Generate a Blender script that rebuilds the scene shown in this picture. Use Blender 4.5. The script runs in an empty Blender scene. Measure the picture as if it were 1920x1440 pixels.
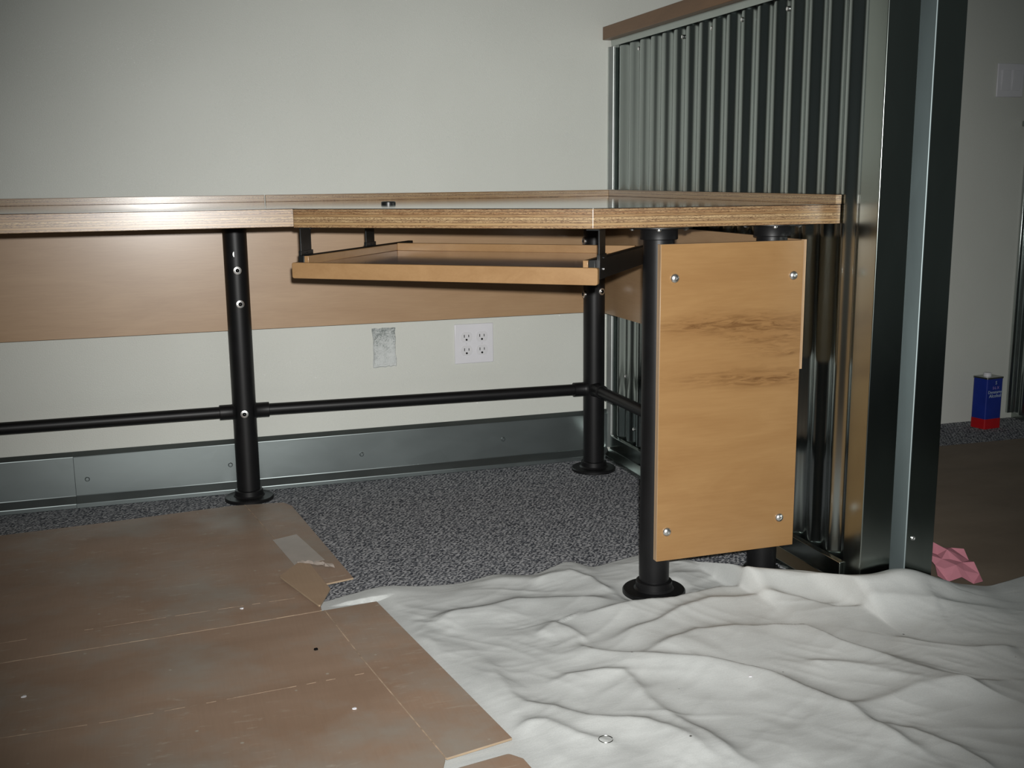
import bpy, math, random
import numpy as np
from mathutils import Vector, Matrix

random.seed(7)
S = bpy.context.scene
C = S.collection

# ------------------------------------------------------------------ camera
CAM = Vector((-1.2828, -2.9966, 0.8417))
YAW, PITCH, ROLL, FPX = 0.31356, -0.18773, -0.01064, 2050.74
fw = Vector((math.sin(YAW) * math.cos(PITCH), math.cos(YAW) * math.cos(PITCH), math.sin(PITCH)))
rt = Vector((math.cos(YAW), -math.sin(YAW), 0))
up = rt.cross(fw)
rt, up = (math.cos(ROLL) * rt + math.sin(ROLL) * up), (-math.sin(ROLL) * rt + math.cos(ROLL) * up)
cd = bpy.data.cameras.new('camera')
cd.sensor_width = 36.0
cd.lens = FPX / 1920 * 36.0
cd.clip_start = 0.02
cam = bpy.data.objects.new('camera', cd)
C.objects.link(cam)
cam.matrix_world = Matrix(((rt.x, up.x, -fw.x, CAM.x), (rt.y, up.y, -fw.y, CAM.y), (rt.z, up.z, -fw.z, CAM.z), (0, 0, 0, 1)))
S.camera = cam

# ------------------------------------------------------------------ world: dim interior light
w = bpy.data.worlds.new('world')
S.world = w
w.use_nodes = True
w.node_tree.nodes['Background'].inputs[0].default_value = (0.86, 1.0, 0.97, 1)
w.node_tree.nodes['Background'].inputs[1].default_value = 0.038

# ------------------------------------------------------------------ the camera's flash
fl = bpy.data.lights.new('camera_flash', 'SPOT')
fl.energy = 258
fl.color = (1.0, 0.99, 0.965)
fl.spot_size = math.radians(71)
fl.spot_blend = 1.0
fl.shadow_soft_size = 0.012
flo = bpy.data.objects.new('camera_flash', fl)
C.objects.link(flo)
FP = CAM + rt * 0.014 + up * 0.048
aim = fw.normalized()
flo.matrix_world = Matrix.Translation(FP) @ aim.to_track_quat('-Z', 'Y').to_matrix().to_4x4()

S.view_settings.view_transform = 'Standard'
S.view_settings.look = 'None'
S.view_settings.exposure = 0.0
S.view_settings.gamma = 1.0
S.view_settings.use_curve_mapping = False


# ================================================================== mesh helpers
class MB:
    def __init__(s):
        s.v = []; s.f = []; s.m = []

    def add(s, vs, fs, mi=0):
        o = len(s.v)
        s.v += [tuple(p) for p in vs]
        s.f += [tuple(i + o for i in f) for f in fs]
        s.m += [mi] * len(fs)
        return s

    def box(s, x0, x1, y0, y1, z0, z1, mi=0):
        return s.prism([(x0, y0), (x1, y0), (x1, y1), (x0, y1)], z0, z1, mi)

    def prism(s, poly, z0, z1, mi=0):
        a = sum(poly[i][0] * poly[(i + 1) % len(poly)][1] - poly[(i + 1) % len(poly)][0] * poly[i][1] for i in range(len(poly)))
        if a < 0: poly = poly[::-1]
        n = len(poly)
        vs = [(x, y, z0) for x, y in poly] + [(x, y, z1) for x, y in poly]
        fs = [tuple(range(n - 1, -1, -1)), tuple(range(n, 2 * n))]
        fs += [(i, (i + 1) % n, n + (i + 1) % n, n + i) for i in range(n)]
        return s.add(vs, fs, mi)

    def extrude(s, prof, p0, p1, ex, ey, mi=0, close=True):
        """profile (a, b) in axes ex, ey swept straight from p0 to p1"""
        p0, p1, ex, ey = map(Vector, (p0, p1, ex, ey))
        n = len(prof)
        vs = [p0 + ex * a + ey * b for a, b in prof] + [p1 + ex * a + ey * b for a, b in prof]
        fs = [(i, (i + 1) % n, n + (i + 1) % n, n + i) for i in range(n)]
        fs += [tuple(range(n - 1, -1, -1)), tuple(range(n, 2 * n))]
        return s.add(vs, fs, mi)

    def lathe(s, prof, c, ax=(0, 0, 1), seg=32, mi=0, caps=True):
        """profile (r, h) turned about axis ax through c"""
        c, ax = Vector(c), Vector(ax).normalized()
        e1 = ax.orthogonal().normalized(); e2 = ax.cross(e1)
        vs = []; fs = []
        n = len(prof)
        for r, h in prof:
            for k in range(seg):
                t = 2 * math.pi * k / seg
                vs.append(c + ax * h + (e1 * math.cos(t) + e2 * math.sin(t)) * r)
        for i in range(n - 1):
            for k in range(seg):
                k2 = (k + 1) % seg
                fs.append((i * seg + k, i * seg + k2, (i + 1) * seg + k2, (i + 1) * seg + k))
        if caps:
            fs.append(tuple(range(seg - 1, -1, -1)))
            fs.append(tuple((n - 1) * seg + k for k in range(seg)))
        return s.add(vs, fs, mi)

    def tube(s, a, b, r, seg=28, mi=0):
        a, b = Vector(a), Vector(b)
        return s.lathe([(r, 0), (r, (b - a).length)], a, b - a, seg, mi)


def rounded(poly, rad):
    """round polygon corners; rad is a list (0 = sharp)"""
    out = []
    n = len(poly)
    for i, p in enumerate(poly):
        r = rad[i]
        p = Vector(p)
        if not r:
            out.append(tuple(p)); continue
        a = (Vector(poly[i - 1]) - p).normalized(); b = (Vector(poly[(i + 1) % n]) - p).normalized()
        ang = a.angle(b); t = r / math.tan(ang / 2)
        p0, p1 = p + a * t, p + b * t
        for k in range(6):
            u = k / 5
            q = (p0 * (1 - u) ** 2 + p * 2 * u * (1 - u) + p1 * u * u)
            out.append(tuple(q))
    return out


def obj(name, mb, mats, parent=None, bevel=0, smooth=30, seg=2, origin=None, label=None):
    if not isinstance(mats, (list, tuple)): mats = [mats]
    me = bpy.data.meshes.new(name)
    if parent is None:
        if origin is None:
            a = np.array(mb.v); origin = ((a[:, 0].min() + a[:, 0].max()) / 2, (a[:, 1].min() + a[:, 1].max()) / 2, a[:, 2].min())
        off = Vector(origin)
    else:
        off = parent.matrix_world.translation.copy()
        q = parent
        off = Vector(parent['_o'])
    me.from_pydata([tuple(Vector(p) - off) for p in mb.v], [], mb.f)
    for m in mats: me.materials.append(m)
    me.polygons.foreach_set('material_index', mb.m)
    import bmesh
    bm = bmesh.new(); bm.from_mesh(me)
    bmesh.ops.recalc_face_normals(bm, faces=bm.faces)
    bm.to_mesh(me); bm.free()
    if smooth:
        me.polygons.foreach_set('use_smooth', [True] * len(me.polygons))
        me.set_sharp_from_angle(angle=math.radians(smooth))
    me.update()
    o = bpy.data.objects.new(name, me)
    C.objects.link(o)
    o['_o'] = tuple(off)
    if parent is None:
        o.location = off
    else:
        o.parent = parent
    if bevel:
        b = o.modifiers.new('bevel', 'BEVEL')
        b.width = bevel; b.segments = seg; b.limit_method = 'ANGLE'; b.angle_limit = math.radians(40)
        b.harden_normals = False
    if label: o['label'] = label
    return o


def tag(o, label, cat, group=None):
    o['label'] = label; o['category'] = cat
    if group: o['group'] = group
    return o


def thing(name, loc, label, cat, group=None):
    o = bpy.data.objects.new(name, None)
    C.objects.link(o)
    o.location = loc
    o.empty_display_size = 0.05
    o['_o'] = tuple(loc)
    return tag(o, label, cat, group)


def struct(o):
    o['kind'] = 'structure'
    return o


# ================================================================== materials
class Mat:
    def __init__(s, name, base=(0.5, 0.5, 0.5), rough=0.5, metal=0.0, spec=0.5, coat=0.0, coat_rough=0.1):
        s.m = bpy.data.materials.new(name)
        s.m.use_nodes = True
        s.t = s.m.node_tree
        s.b = s.t.nodes['Principled BSDF']
        s.set('Base Color', (*base, 1)); s.set('Roughness', rough); s.set('Metallic', metal)
        s.set('Specular IOR Level', spec); s.set('Coat Weight', coat); s.set('Coat Roughness', coat_rough)
        s.pos = None

    def set(s, k, v):
        if isinstance(v, bpy.types.NodeSocket): s.t.links.new(v, s.b.inputs[k])
        else: s.b.inputs[k].default_value = v

    def n(s, typ, ins=None, out=0, **attrs):
        nd = s.t.nodes.new('ShaderNode' + typ)
        for k, v in attrs.items(): setattr(nd, k, v)
        for k, v in (ins or {}).items():
            if isinstance(v, bpy.types.NodeSocket): s.t.links.new(v, nd.inputs[k])
            else: nd.inputs[k].default_value = v
        return nd.outputs[out]

    def P(s):
        if s.pos is None: s.pos = s.n('NewGeometry')
        return s.pos

    def xyz(s):
        nd = s.t.nodes.new('ShaderNodeSeparateXYZ')
        s.t.links.new(s.P(), nd.inputs[0])
        return nd.outputs[0], nd.outputs[1], nd.outputs[2]

    def scaled(s, sc, rot=(0, 0, 0), loc=(0, 0, 0)):
        return s.n('Mapping', {'Vector': s.P(), 'Scale': sc, 'Rotation': rot, 'Location': loc})

    def noise(s, vec, scale, detail=3, rough=0.55, dist=0.0):
        return s.n('TexNoise', {'Vector': vec, 'Scale': scale, 'Detail': detail, 'Roughness': rough, 'Distortion': dist})

    def ramp(s, fac, stops, interp='LINEAR'):
        nd = s.t.nodes.new('ShaderNodeValToRGB')
        s.t.links.new(fac, nd.inputs[0])
        cr = nd.color_ramp; cr.interpolation = interp
        while len(cr.elements) < len(stops): cr.elements.new(0.5)
        for e, (p, c) in zip(cr.elements, stops):
            e.position = p; e.color = (*c, 1) if not isinstance(c, (int, float)) else (c, c, c, 1)
        return nd.outputs[0]

    def math(s, op, a, b=0.0, c=0.0):
        ins = {0: a, 1: b}
        if op in ('MULTIPLY_ADD', 'COMPARE', 'SMOOTH_MIN', 'SMOOTH_MAX'): ins[2] = c
        return s.n('Math', ins, operation=op)

    def mix(s, fac, a, b, mode='MIX'):
        nd = s.t.nodes.new('ShaderNodeMix'); nd.data_type = 'RGBA'; nd.blend_type = mode
        for k, v in ((0, fac), (6, a), (7, b)):
            if isinstance(v, bpy.types.NodeSocket): s.t.links.new(v, nd.inputs[k])
            else: nd.inputs[k].default_value = (*v, 1) if isinstance(v, tuple) and len(v) == 3 else v
        return nd.outputs[2]

    def bump(s, h, strength=0.2, dist=0.001):
        s.set('Normal', s.n('Bump', {'Height': h, 'Strength': strength, 'Distance': dist}))


def m_wall():
    m = Mat('wall_paint', rough=0.55, spec=0.4, coat=0.25, coat_rough=0.07)
    n1 = m.noise(m.P(), 3.0, 3)
    m.set('Base Color', m.ramp(n1, [(0.3, (0.585, 0.60, 0.552)), (0.7, (0.62, 0.636, 0.587))]))
    h = m.noise(m.P(), 300, 2, 0.6)
    m.bump(h, 0.25, 0.0012)
    m.set('Coat Normal', m.n('Bump', {'Height': h, 'Strength': 1.0, 'Distance': 0.0030}))
    return m.m


def m_carpet():
    m = Mat('carpet_loop', rough=0.95, spec=0.15)
    zig = m.n('TexNoise', {'Vector': m.P(), 'Scale': 75.0, 'Detail': 1.0}, out=1)
    v2 = m.n('MixRGB', {0: 0.010, 1: m.P(), 2: zig}, blend_type='LINEAR_LIGHT')
    v = m.n('Mapping', {'Vector': v2, 'Rotation': (0, 0, -1.0), 'Scale': (0.55, 1.0, 1)})
    a = m.noise(v, 205, 1.5, 0.5, 0.4)
    rows = m.n('TexWave', {'Vector': m.n('Mapping', {'Vector': v2, 'Rotation': (0, 0, -1.0)}), 'Scale': 33.0, 'Distortion': 1.2}, out=1, bands_direction='Y')
    f = m.math('ADD', m.math('MULTIPLY', a, 0.85), m.math('MULTIPLY', rows, 0.15))
    big = m.noise(m.P(), 2.0, 2)
    col = m.ramp(f, [(0.39, (0.062, 0.067, 0.080)), (0.49, (0.18, 0.188, 0.205)), (0.59, (0.46, 0.465, 0.48))])
    col = m.mix(0.25, col, m.ramp(big, [(0.3, (0.7, 0.7, 0.7)), (0.7, (1, 1, 1))]), 'MULTIPLY')
    m.set('Base Color', col)
    m.bump(f, 0.8, 0.004)
    return m.m


def m_steel(name, base=(0.44, 0.475, 0.46), rough=0.2, var=0.06, stretch=(1, 1, 1), spangle=22):
    m = Mat(name, base=base, metal=1.0, rough=rough)
    v = m.scaled(stretch)
    n1 = m.noise(v, 5, 4, 0.6)
    vo = m.n('TexVoronoi', {'Vector': v, 'Scale': float(spangle)}, out=1)
    sep = m.n('SeparateColor', {0: vo})
    f = m.math('ADD', m.math('MULTIPLY', n1, 0.92), m.math('MULTIPLY', sep, 0.08))
    m.set('Roughness', m.math('ADD', rough - var, m.math('MULTIPLY', f, 2 * var)))
    d = tuple(c * 0.86 for c in base); l = tuple(min(1, c * 1.1) for c in base)
    m.set('Base Color', m.ramp(f, [(0.25, d), (0.75, l)]))
    m.bump(m.noise(v, 9, 2), 0.05, 0.002)
    return m.m


def m_birch(name, c0, c1, rough=0.3, axis='x', knots=None, coat=0.3):
    m = Mat(name, rough=rough, spec=0.5, coat=coat, coat_rough=0.22)
    sc = {'x': (1.2, 5, 5), 'y': (5, 1.2, 5), 'z': (5, 5, 1.2)}[axis]
    g = m.noise(m.scaled(sc), 3.2, 5, 0.62, 0.8)
    sc2 = {'x': (8, 140, 140), 'y': (140, 8, 140), 'z': (140, 140, 8)}[axis]
    fine = m.noise(m.scaled(sc2), 2.0, 3, 0.6)
    col = m.ramp(g, [(0.22, c0), (0.62, c1), (0.8, tuple(min(1, c * 1.06) for c in c1))])
    col = m.mix(0.08, col, m.ramp(fine, [(0.35, (0.35, 0.22, 0.12)), (0.65, (1, 1, 1))]), 'MULTIPLY')
    if knots:
        x, y, z = m.xyz()
        tot = None
        for cx, cz, sx, sz, amp in knots:
            dx = m.math('DIVIDE', m.math('SUBTRACT', x, cx), sx)
            dz = m.math('DIVIDE', m.math('SUBTRACT', z, cz), sz)
            r2 = m.math('ADD', m.math('MULTIPLY', dx, dx), m.math('MULTIPLY', dz, dz))
            e = m.math('MULTIPLY', m.math('POWER', 2.718, m.math('MULTIPLY', r2, -1.0)), amp)
            tot = e if tot is None else m.math('ADD', tot, e)
        st = m.noise(m.scaled((5, 5, 38)), 3.0, 5, 0.65, 1.6)
        k = m.math('MULTIPLY', tot, m.ramp(st, [(0.42, 0.0), (0.68, 1.0)]))
        k = m.math('MULTIPLY', m.n('Clamp', {0: k}), 0.85)
        col = m.mix(m.math('MULTIPLY', m.n('Clamp', {0: tot}), 0.35), col, (0.23, 0.115, 0.042))
        col = m.mix(k, col, (0.13, 0.06, 0.02))
    m.set('Base Color', col)
    m.bump(fine, 0.05, 0.0005)
    return m.m


def m_ply(name, axis='z', pitch=0.0034, off=0.0, rough=0.34, pale=False):
    """edge of plywood: alternating plies stacked along one axis"""
    m = Mat(name, rough=rough, spec=0.5, coat=0.35, coat_rough=0.2)
    co = dict(zip('xyz', m.xyz()))
    wob = m.noise(m.scaled((1, 1, 1)), 6, 2)
    t = m.math('DIVIDE', m.math('ADD', m.math('SUBTRACT', co[axis], off), m.math('MULTIPLY', m.math('SUBTRACT', wob, 0.5), 0.0016)), pitch)
    layer = m.math('FLOOR', t)
    wn = m.n('TexWhiteNoise', {'W': layer}, noise_dimensions='1D')
    frac = m.math('FRACT', t)
    st = {'z': (7, 7, 300), 'x': (300, 7, 7), 'y': (7, 300, 7)}[axis]
    streak = m.noise(m.scaled(st), 4.0, 5, 0.7, 0.4)
    speck = m.noise(m.scaled(tuple(k * 6 if k < 50 else k for k in st)), 5.0, 2, 0.7)
    if pale:
        cols = [(0.0, (0.50, 0.33, 0.19)), (0.45, (0.62, 0.44, 0.27)), (1.0, (0.36, 0.21, 0.11))]
    else:
        cols = [(0.05, (0.13, 0.06, 0.026)), (0.3, (0.40, 0.26, 0.125)), (0.5, (0.22, 0.11, 0.048)), (0.7, (0.50, 0.355, 0.19)), (0.9, (0.16, 0.075, 0.035))]
    f = m.math('ADD', m.math('MULTIPLY', wn, 0.7), m.math('MULTIPLY', m.math('SUBTRACT', streak, 0.25), 0.7))
    col = m.ramp(f, cols)
    line = m.ramp(frac, [(0.0, 0.22), (0.2, 1.0), (0.82, 1.0), (1.0, 0.3)])
    col = m.mix(0.8, col, line, 'MULTIPLY')
    dark = m.math('MULTIPLY', m.ramp(speck, [(0.50, 0.0), (0.60, 1.0)]), m.ramp(wn, [(0.40, 0.0), (0.45, 0.85)]))
    if not pale: col = m.mix(dark, col, (0.075, 0.035, 0.018))
    m.set('Base Color', col)
    m.bump(m.math('ADD', streak, m.math('MULTIPLY', line, 0.5)), 0.15, 0.0006)
    return m.m


def m_simple(name, base, rough=0.5, metal=0, spec=0.5, nscale=20, var=0.12, bump=0.0, coat=0.0):
    m = Mat(name, base=base, rough=rough, metal=metal, spec=spec, coat=coat)
    n = m.noise(m.P(), nscale, 3)
    m.set('Base Color', m.ramp(n, [(0.3, tuple(c * (1 - var) for c in base)), (0.7, tuple(min(1, c * (1 + var)) for c in base))]))
    if bump: m.bump(m.noise(m.P(), nscale * 12, 2), bump, 0.001)
    return m.m


def m_cloth():
    m = Mat('canvas_drop_cloth', rough=0.9, spec=0.2)
    n = m.noise(m.P(), 7, 4, 0.6)
    col = m.ramp(n, [(0.3, (0.535, 0.552, 0.54)), (0.7, (0.60, 0.617, 0.602))])
    gr = m.noise(m.P(), 480, 2, 0.7)
    col = m.mix(0.22, col, m.ramp(gr, [(0.3, (0.55, 0.55, 0.55)), (0.7, (1, 1, 1))]), 'MULTIPLY')
    sp = m.n('TexVoronoi', {'Vector': m.P(), 'Scale': 34.0})
    sp2 = m.noise(m.P(), 11, 2)
    spot = m.math('MULTIPLY', m.ramp(sp, [(0.05, 1.0), (0.085, 0.0)]), m.ramp(sp2, [(0.62, 0.0), (0.66, 1.0)]))
    m.set('Base Color', m.mix(spot, col, (0.06, 0.055, 0.05)))
    a = m.n('TexWave', {'Vector': m.P(), 'Scale': 330.0, 'Distortion': 1.0}, out=1, bands_direction='X')
    b = m.n('TexWave', {'Vector': m.P(), 'Scale': 330.0, 'Distortion': 1.0}, out=1, bands_direction='Y')
    wr = m.noise(m.scaled((0.45, 1.3, 1), rot=(0, 0, 0.5)), 42, 4, 0.6, 0.8)
    h = m.math('ADD', m.math('MULTIPLY', m.math('ADD', a, b), 0.10), m.math('MULTIPLY', wr, 1.6))
    m.bump(h, 0.18, 0.002)
    return m.m


def m_card(name='corrugated_cardboard', c0=(0.270, 0.178, 0.120), c1=(0.355, 0.248, 0.178), scuffs=True, rough=0.5):
    m = Mat(name, rough=rough, spec=0.4)
    n = m.noise(m.scaled((1.0, 2.6, 1)), 2.3, 4, 0.6, 0.4)
    col = m.ramp(n, [(0.3, c0), (0.7, c1)])
    fl = m.noise(m.scaled((90, 4, 1)), 3, 2)
    col = m.mix(0.10, col, m.ramp(fl, [(0.3, (0.4, 0.4, 0.4)), (0.7, (1, 1, 1))]), 'MULTIPLY')
    if scuffs:
        s1 = m.noise(m.scaled((14, 60, 1), rot=(0, 0, 0.06)), 1.4, 5, 0.72, 0.5)
        s2 = m.noise(m.P(), 3.1, 2)
        k = m.math('MULTIPLY', m.ramp(s1, [(0.57, 0.0), (0.68, 0.8)]), m.ramp(s2, [(0.42, 0.0), (0.56, 1.0)]))
        col = m.mix(k, col, (0.44, 0.37, 0.29))
        dust = m.noise(m.P(), 4.2, 5, 0.65)
        col = m.mix(m.ramp(dust, [(0.45, 0.0), (0.68, 0.75)]), col, (0.30, 0.275, 0.235))
        ch = m.n('TexVoronoi', {'Vector': m.P(), 'Scale': 17.0})
        col = m.mix(m.ramp(ch, [(0.035, 0.8), (0.06, 0.0)]), col, (0.42, 0.38, 0.31))
    m.set('Base Color', col)
    m.set('Roughness', m.ramp(m.noise(m.P(), 2.6, 3), [(0.35, rough - 0.06), (0.65, rough + 0.12)]))
    m.bump(m.noise(m.P(), 60, 3), 0.12, 0.001)
    return m.m


WALL = m_wall()
CARPET = m_carpet()
STEEL = m_steel('galvanised_sheet', rough=0.19)
CORR = m_steel('galvanised_corrugated', base=(0.39, 0.43, 0.42), rough=0.21, var=0.04, stretch=(1, 1, 0.25))
TRIMST = m_steel('galvanised_corner_trim', base=(0.62, 0.66, 0.64), rough=0.45, var=0.05)
STEELB = m_steel('galvanised_base_trim', base=(0.235, 0.268, 0.268), rough=0.43, var=0.08, stretch=(0.4, 1, 1))
ENDST = m_steel('galvanised_stud', base=(0.34, 0.375, 0.35), rough=0.21, var=0.05, stretch=(1, 1, 0.3))
FOLDST = m_steel('galvanised_fold', base=(0.44, 0.52, 0.53), rough=0.56, var=0.04, stretch=(1, 1, 0.3))
BLACK = m_simple('black_pipe_paint', (0.006, 0.006, 0.0065), rough=0.44, spec=0.32, var=0.2, bump=0.04)
BLACKS = m_simple('black_slide_steel', (0.008, 0.009, 0.009), rough=0.36, spec=0.5, nscale=40, var=0.3)
HOLE = m_simple('dark_hole', (0.004, 0.004, 0.004), rough=0.9, spec=0.1)
SCREW = m_simple('zinc_screw', (0.80, 0.80, 0.79), rough=0.33, metal=1.0, nscale=60)
BIRCH = m_birch('birch_modesty_panel', (0.35, 0.215, 0.112), (0.405, 0.262, 0.145), rough=0.40, coat=0.55)
BIRCHY = m_birch('birch_side_panel', (0.35, 0.215, 0.112), (0.405, 0.262, 0.145), rough=0.40, axis='y', coat=0.55)
BIRCHE = m_birch('birch_end_panel', (0.275, 0.148, 0.056), (0.325, 0.186, 0.075), rough=0.36, coat=0.2,
                 knots=[(-0.19, 0.553, 0.14, 0.022, 1.0), (-0.13, 0.522, 0.09, 0.030, 0.75), (-0.30, 0.556, 0.06, 0.010, 0.9),
                        (-0.20, 0.447, 0.13, 0.016, 0.9), (-0.13, 0.437, 0.07, 0.010, 1.0), (-0.10, 0.490, 0.03, 0.006, 0.9)])
TRAYW = m_birch('maple_tray_wood', (0.275, 0.155, 0.066), (0.335, 0.20, 0.092), rough=0.36)
TRAYB = m_simple('tray_laminate', (0.58, 0.48, 0.48), rough=0.12, nscale=9, var=0.25, coat=0.5)
PLYZ = m_ply('ply_edge_worktop', 'z', 0.0053, 0.744)
PLYS = m_ply('ply_edge_splash', 'z', 0.0036, 0.782)
PLYY = m_ply('ply_edge_endpanel', 'y', 0.0025, -1.117, pale=True)
PLYX = m_ply('ply_edge_sidepanel', 'x', 0.0024, -0.06, pale=True)
LAM = m_simple('worktop_varnish', (0.125, 0.085, 0.06), rough=0.075, nscale=6, var=0.3, coat=1.0)
LAMEDGE = m_simple('worktop_laminate_edge', (0.02, 0.017, 0.014), rough=0.3)
CAPW = m_birch('dark_cap_wood', (0.145, 0.068, 0.024), (0.20, 0.10, 0.04), rough=0.42, axis='y', coat=0.1)
CLOTH = m_cloth()
CARD = m_card()
CARDE = m_simple('cardboard_cut_edge', (0.36, 0.27, 0.18), rough=0.8)
CREASE = m_simple('cardboard_crease', (0.40, 0.295, 0.21), rough=0.6, nscale=55, var=0.38)
CARDL = m_card('cardboard_fresh_side', (0.33, 0.222, 0.14), (0.40, 0.28, 0.185), scuffs=False)
FARB = m_card('brown_floor_paper', (0.175, 0.135, 0.098), (0.24, 0.188, 0.138), scuffs=False, rough=0.6)
TAPE = m_simple('packing_tape', (0.36, 0.31, 0.27), rough=0.32, var=0.08)
WHITEP = m_simple('white_plastic', (0.70, 0.70, 0.73), rough=0.3, var=0.02)
WHITED = m_simple('receptacle_plastic', (0.66, 0.66, 0.68), rough=0.35, var=0.02)
BLUE = m_simple('can_blue', (0.012, 0.03, 0.24), rough=0.35, var=0.1)
RED = m_simple('can_red', (0.42, 0.008, 0.012), rough=0.35, var=0.1)
LET = m_simple('can_lettering', (0.45, 0.55, 0.62), rough=0.45)
LETP = m_simple('can_lettering_violet', (0.42, 0.30, 0.62), rough=0.45)
CANM = m_simple('can_tin', (0.35, 0.36, 0.34), rough=0.3, metal=1.0)
PINK = m_simple('pink_paper', (0.60, 0.235, 0.29), rough=0.75, var=0.08)


def m_patch():
    m = Mat('bare_plaster', rough=0.5, spec=0.5)
    n = m.noise(m.P(), 260, 3, 0.7)
    x, y, z = m.xyz()
    g = m.noise(m.P(), 40, 3)
    f = m.math('ADD', m.math('ADD', m.math('MULTIPLY', n, 0.55), m.math('MULTIPLY', g, 0.45)), m.math('MULTIPLY', m.math('SUBTRACT', 0.385, z), 1.6))
    m.set('Base Color', m.ramp(f, [(0.38, (0.22, 0.25, 0.24)), (0.47, (0.50, 0.53, 0.52)), (0.6, (0.62, 0.65, 0.64))]))
    m.bump(f, 1.0, 0.004)
    return m.m


PATCH = m_patch()

# ================================================================== setting
struct(obj('floor', MB().box(-3.4, 3.0, -4.2, 0.12, -0.06, 0.0), CARPET, smooth=0))
wb = struct(obj('wall_back', MB().box(-3.4, 3.0, 0.0, 0.12, 0.0, 2.7), WALL, smooth=0))

# plaster patch in the back wall: uneven scraped rectangle with raised rim
pm = MB()
rect = []
for (a, b) in (((-0.717, 0.322), (-0.656, 0.322)), ((-0.656, 0.322), (-0.656, 0.425)), ((-0.656, 0.425), (-0.717, 0.425)), ((-0.717, 0.425), (-0.717, 0.322))):
    for k in range(9):
        u = k / 9
        rect.append((a[0] + (b[0] - a[0]) * u + random.uniform(-0.0016, 0.0016), a[1] + (b[1] - a[1]) * u + random.uniform(-0.0018, 0.0018)))
ctr = (-0.6865, 0.3735)
n = len(rect)
rings = []
for sc_, y in ((1.07, -0.0002), (1.02, -0.0026), (0.93, -0.0022), (0.90, -0.0008)):
    rings.append([(ctr[0] + (x - ctr[0]) * sc_, y - random.uniform(0, 0.0006), ctr[1] + (z - ctr[1]) * sc_) for x, z in rect])
vs = [p for r in rings for p in r]
fs = [(i * n + k, i * n + (k + 1) % n, (i + 1) * n + (k + 1) % n, (i + 1) * n + k) for i in range(3) for k in range(n)]
fs.append(tuple(3 * n + k for k in range(n)))
pm.add(vs, fs)
obj('plaster_patch', pm, PATCH, wb, label='scraped unpainted plaster patch')

# baseboard at the back: folded galvanised steel, two lengths
PR = [(0.001, 0.147), (0.013, 0.135), (0.013, 0.030), (0.029, 0.012), (0.029, 0.0), (0.001, 0.0)]
def trim_x(x0, x1, d):
    return MB().extrude([(a + d if a > 0.002 else a, b) for a, b in PR], (x0, 0, 0), (x1, 0, 0), (0, -1, 0), (0, 0, 1))
bb = struct(obj('baseboard_back', trim_x(-1.520, -0.013, 0.001), STEELB, bevel=0.0013))
obj('trim_length', trim_x(-3.3, -1.516, 0.0), STEELB, bb, bevel=0.0013)
def small_screw(name, c, ax, r, parent, mat=SCREW):
    return obj(name, MB().lathe([(r, 0), (r, r * 0.25), (r * 0.7, r * 0.5), (r * 0.45, r * 0.5), (r * 0.4, r * 0.3), (0.0002, r * 0.3)], c, ax, 18, 0), mat, parent)
for x, z in ((-1.489, 0.073), (-1.124, 0.078), (-0.764, 0.075), (-0.345, 0.083)):
    small_screw('screw', (x, -0.0142, z), (0, -1, 0), 0.0062, bb, STEELB)

# ------------------------------------------------------------------ half wall clad with corrugated steel
WE = -1.262                       # free end of the half wall
wr = struct(obj('wall_right', MB().box(0.016, 0.160, -1.185, 0.0, 0.0, 1.214), ENDST, smooth=0))
P_, A_, T_ = 0.0677, 0.0059, 0.0007
def corr_profile(y0, y1, x0, flip=1):
    ny = int(abs(y1 - y0) / P_ * 20)
    f, b = [], []
    for i in range(ny + 1):
        y = y0 + (y1 - y0) * i / ny
        c = math.cos(2 * math.pi * (y - 0.012) / P_)
        f.append((x0 - flip * A_ * c, y)); b.append((x0 - flip * A_ * c + T_, y))
    return f, b
def corr_sheet(name, y0, y1, x0, z0, z1, parent, mat=CORR):
    f, b = corr_profile(y0, y1, x0)
    n = len(f)
    mb = MB()
    vs = [(x, y, z0) for x, y in f] + [(x, y, z1) for x, y in f] + [(x, y, z0) for x, y in b] + [(x, y, z1) for x, y in b]
    fs = []
    for i in range(n - 1):
        fs.append((i, n + i, n + i + 1, i + 1))
        fs.append((2 * n + i, 2 * n + i + 1, 3 * n + i + 1, 3 * n + i))
        fs.append((n + i, 3 * n + i, 3 * n + i + 1, n + i + 1))
        fs.append((i, i + 1, 2 * n + i + 1, 2 * n + i))
    fs.append((0, 2 * n, 3 * n, n)); fs.append((n - 1, 2 * n - 1, 4 * n - 1, 3 * n - 1))
    mb.add(vs, fs)
    return obj(name, mb, mat, parent, smooth=50)
corr_sheet('corrugated_sheet', -0.006, -1.212, 0.0075, 0.004, 1.206, wr)
obj('wood_cap', MB().box(-0.030, 0.194, -1.30, -0.0015, 1.2185, 1.2545), CAPW, wr, bevel=0.0015, label='dark stained wooden cap')
obj('flashing', MB().extrude([(-0.009, 1.2170), (-0.007, 1.2005), (-0.0058, 1.2005), (-0.0058, 1.2185), (-0.009, 1.2185)], (0, -0.012, 0), (0, -1.21, 0), (1, 0, 0), (0, 0, 1)), STEEL, wr, bevel=0.0004)
# corner trim, above and below the worktop
for z0, z1 in ((0.801, 1.2), (0.03, 0.742)):
    obj('corner_trim', MB().prism(rounded([(-0.0135, -0.001), (-0.0135, -0.008), (-0.004, -0.020), (0.002, -0.020), (0.002, -0.001)], [0.0008, 0.003, 0.003, 0, 0]), z0, z1), TRIMST, wr, smooth=60)
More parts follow.
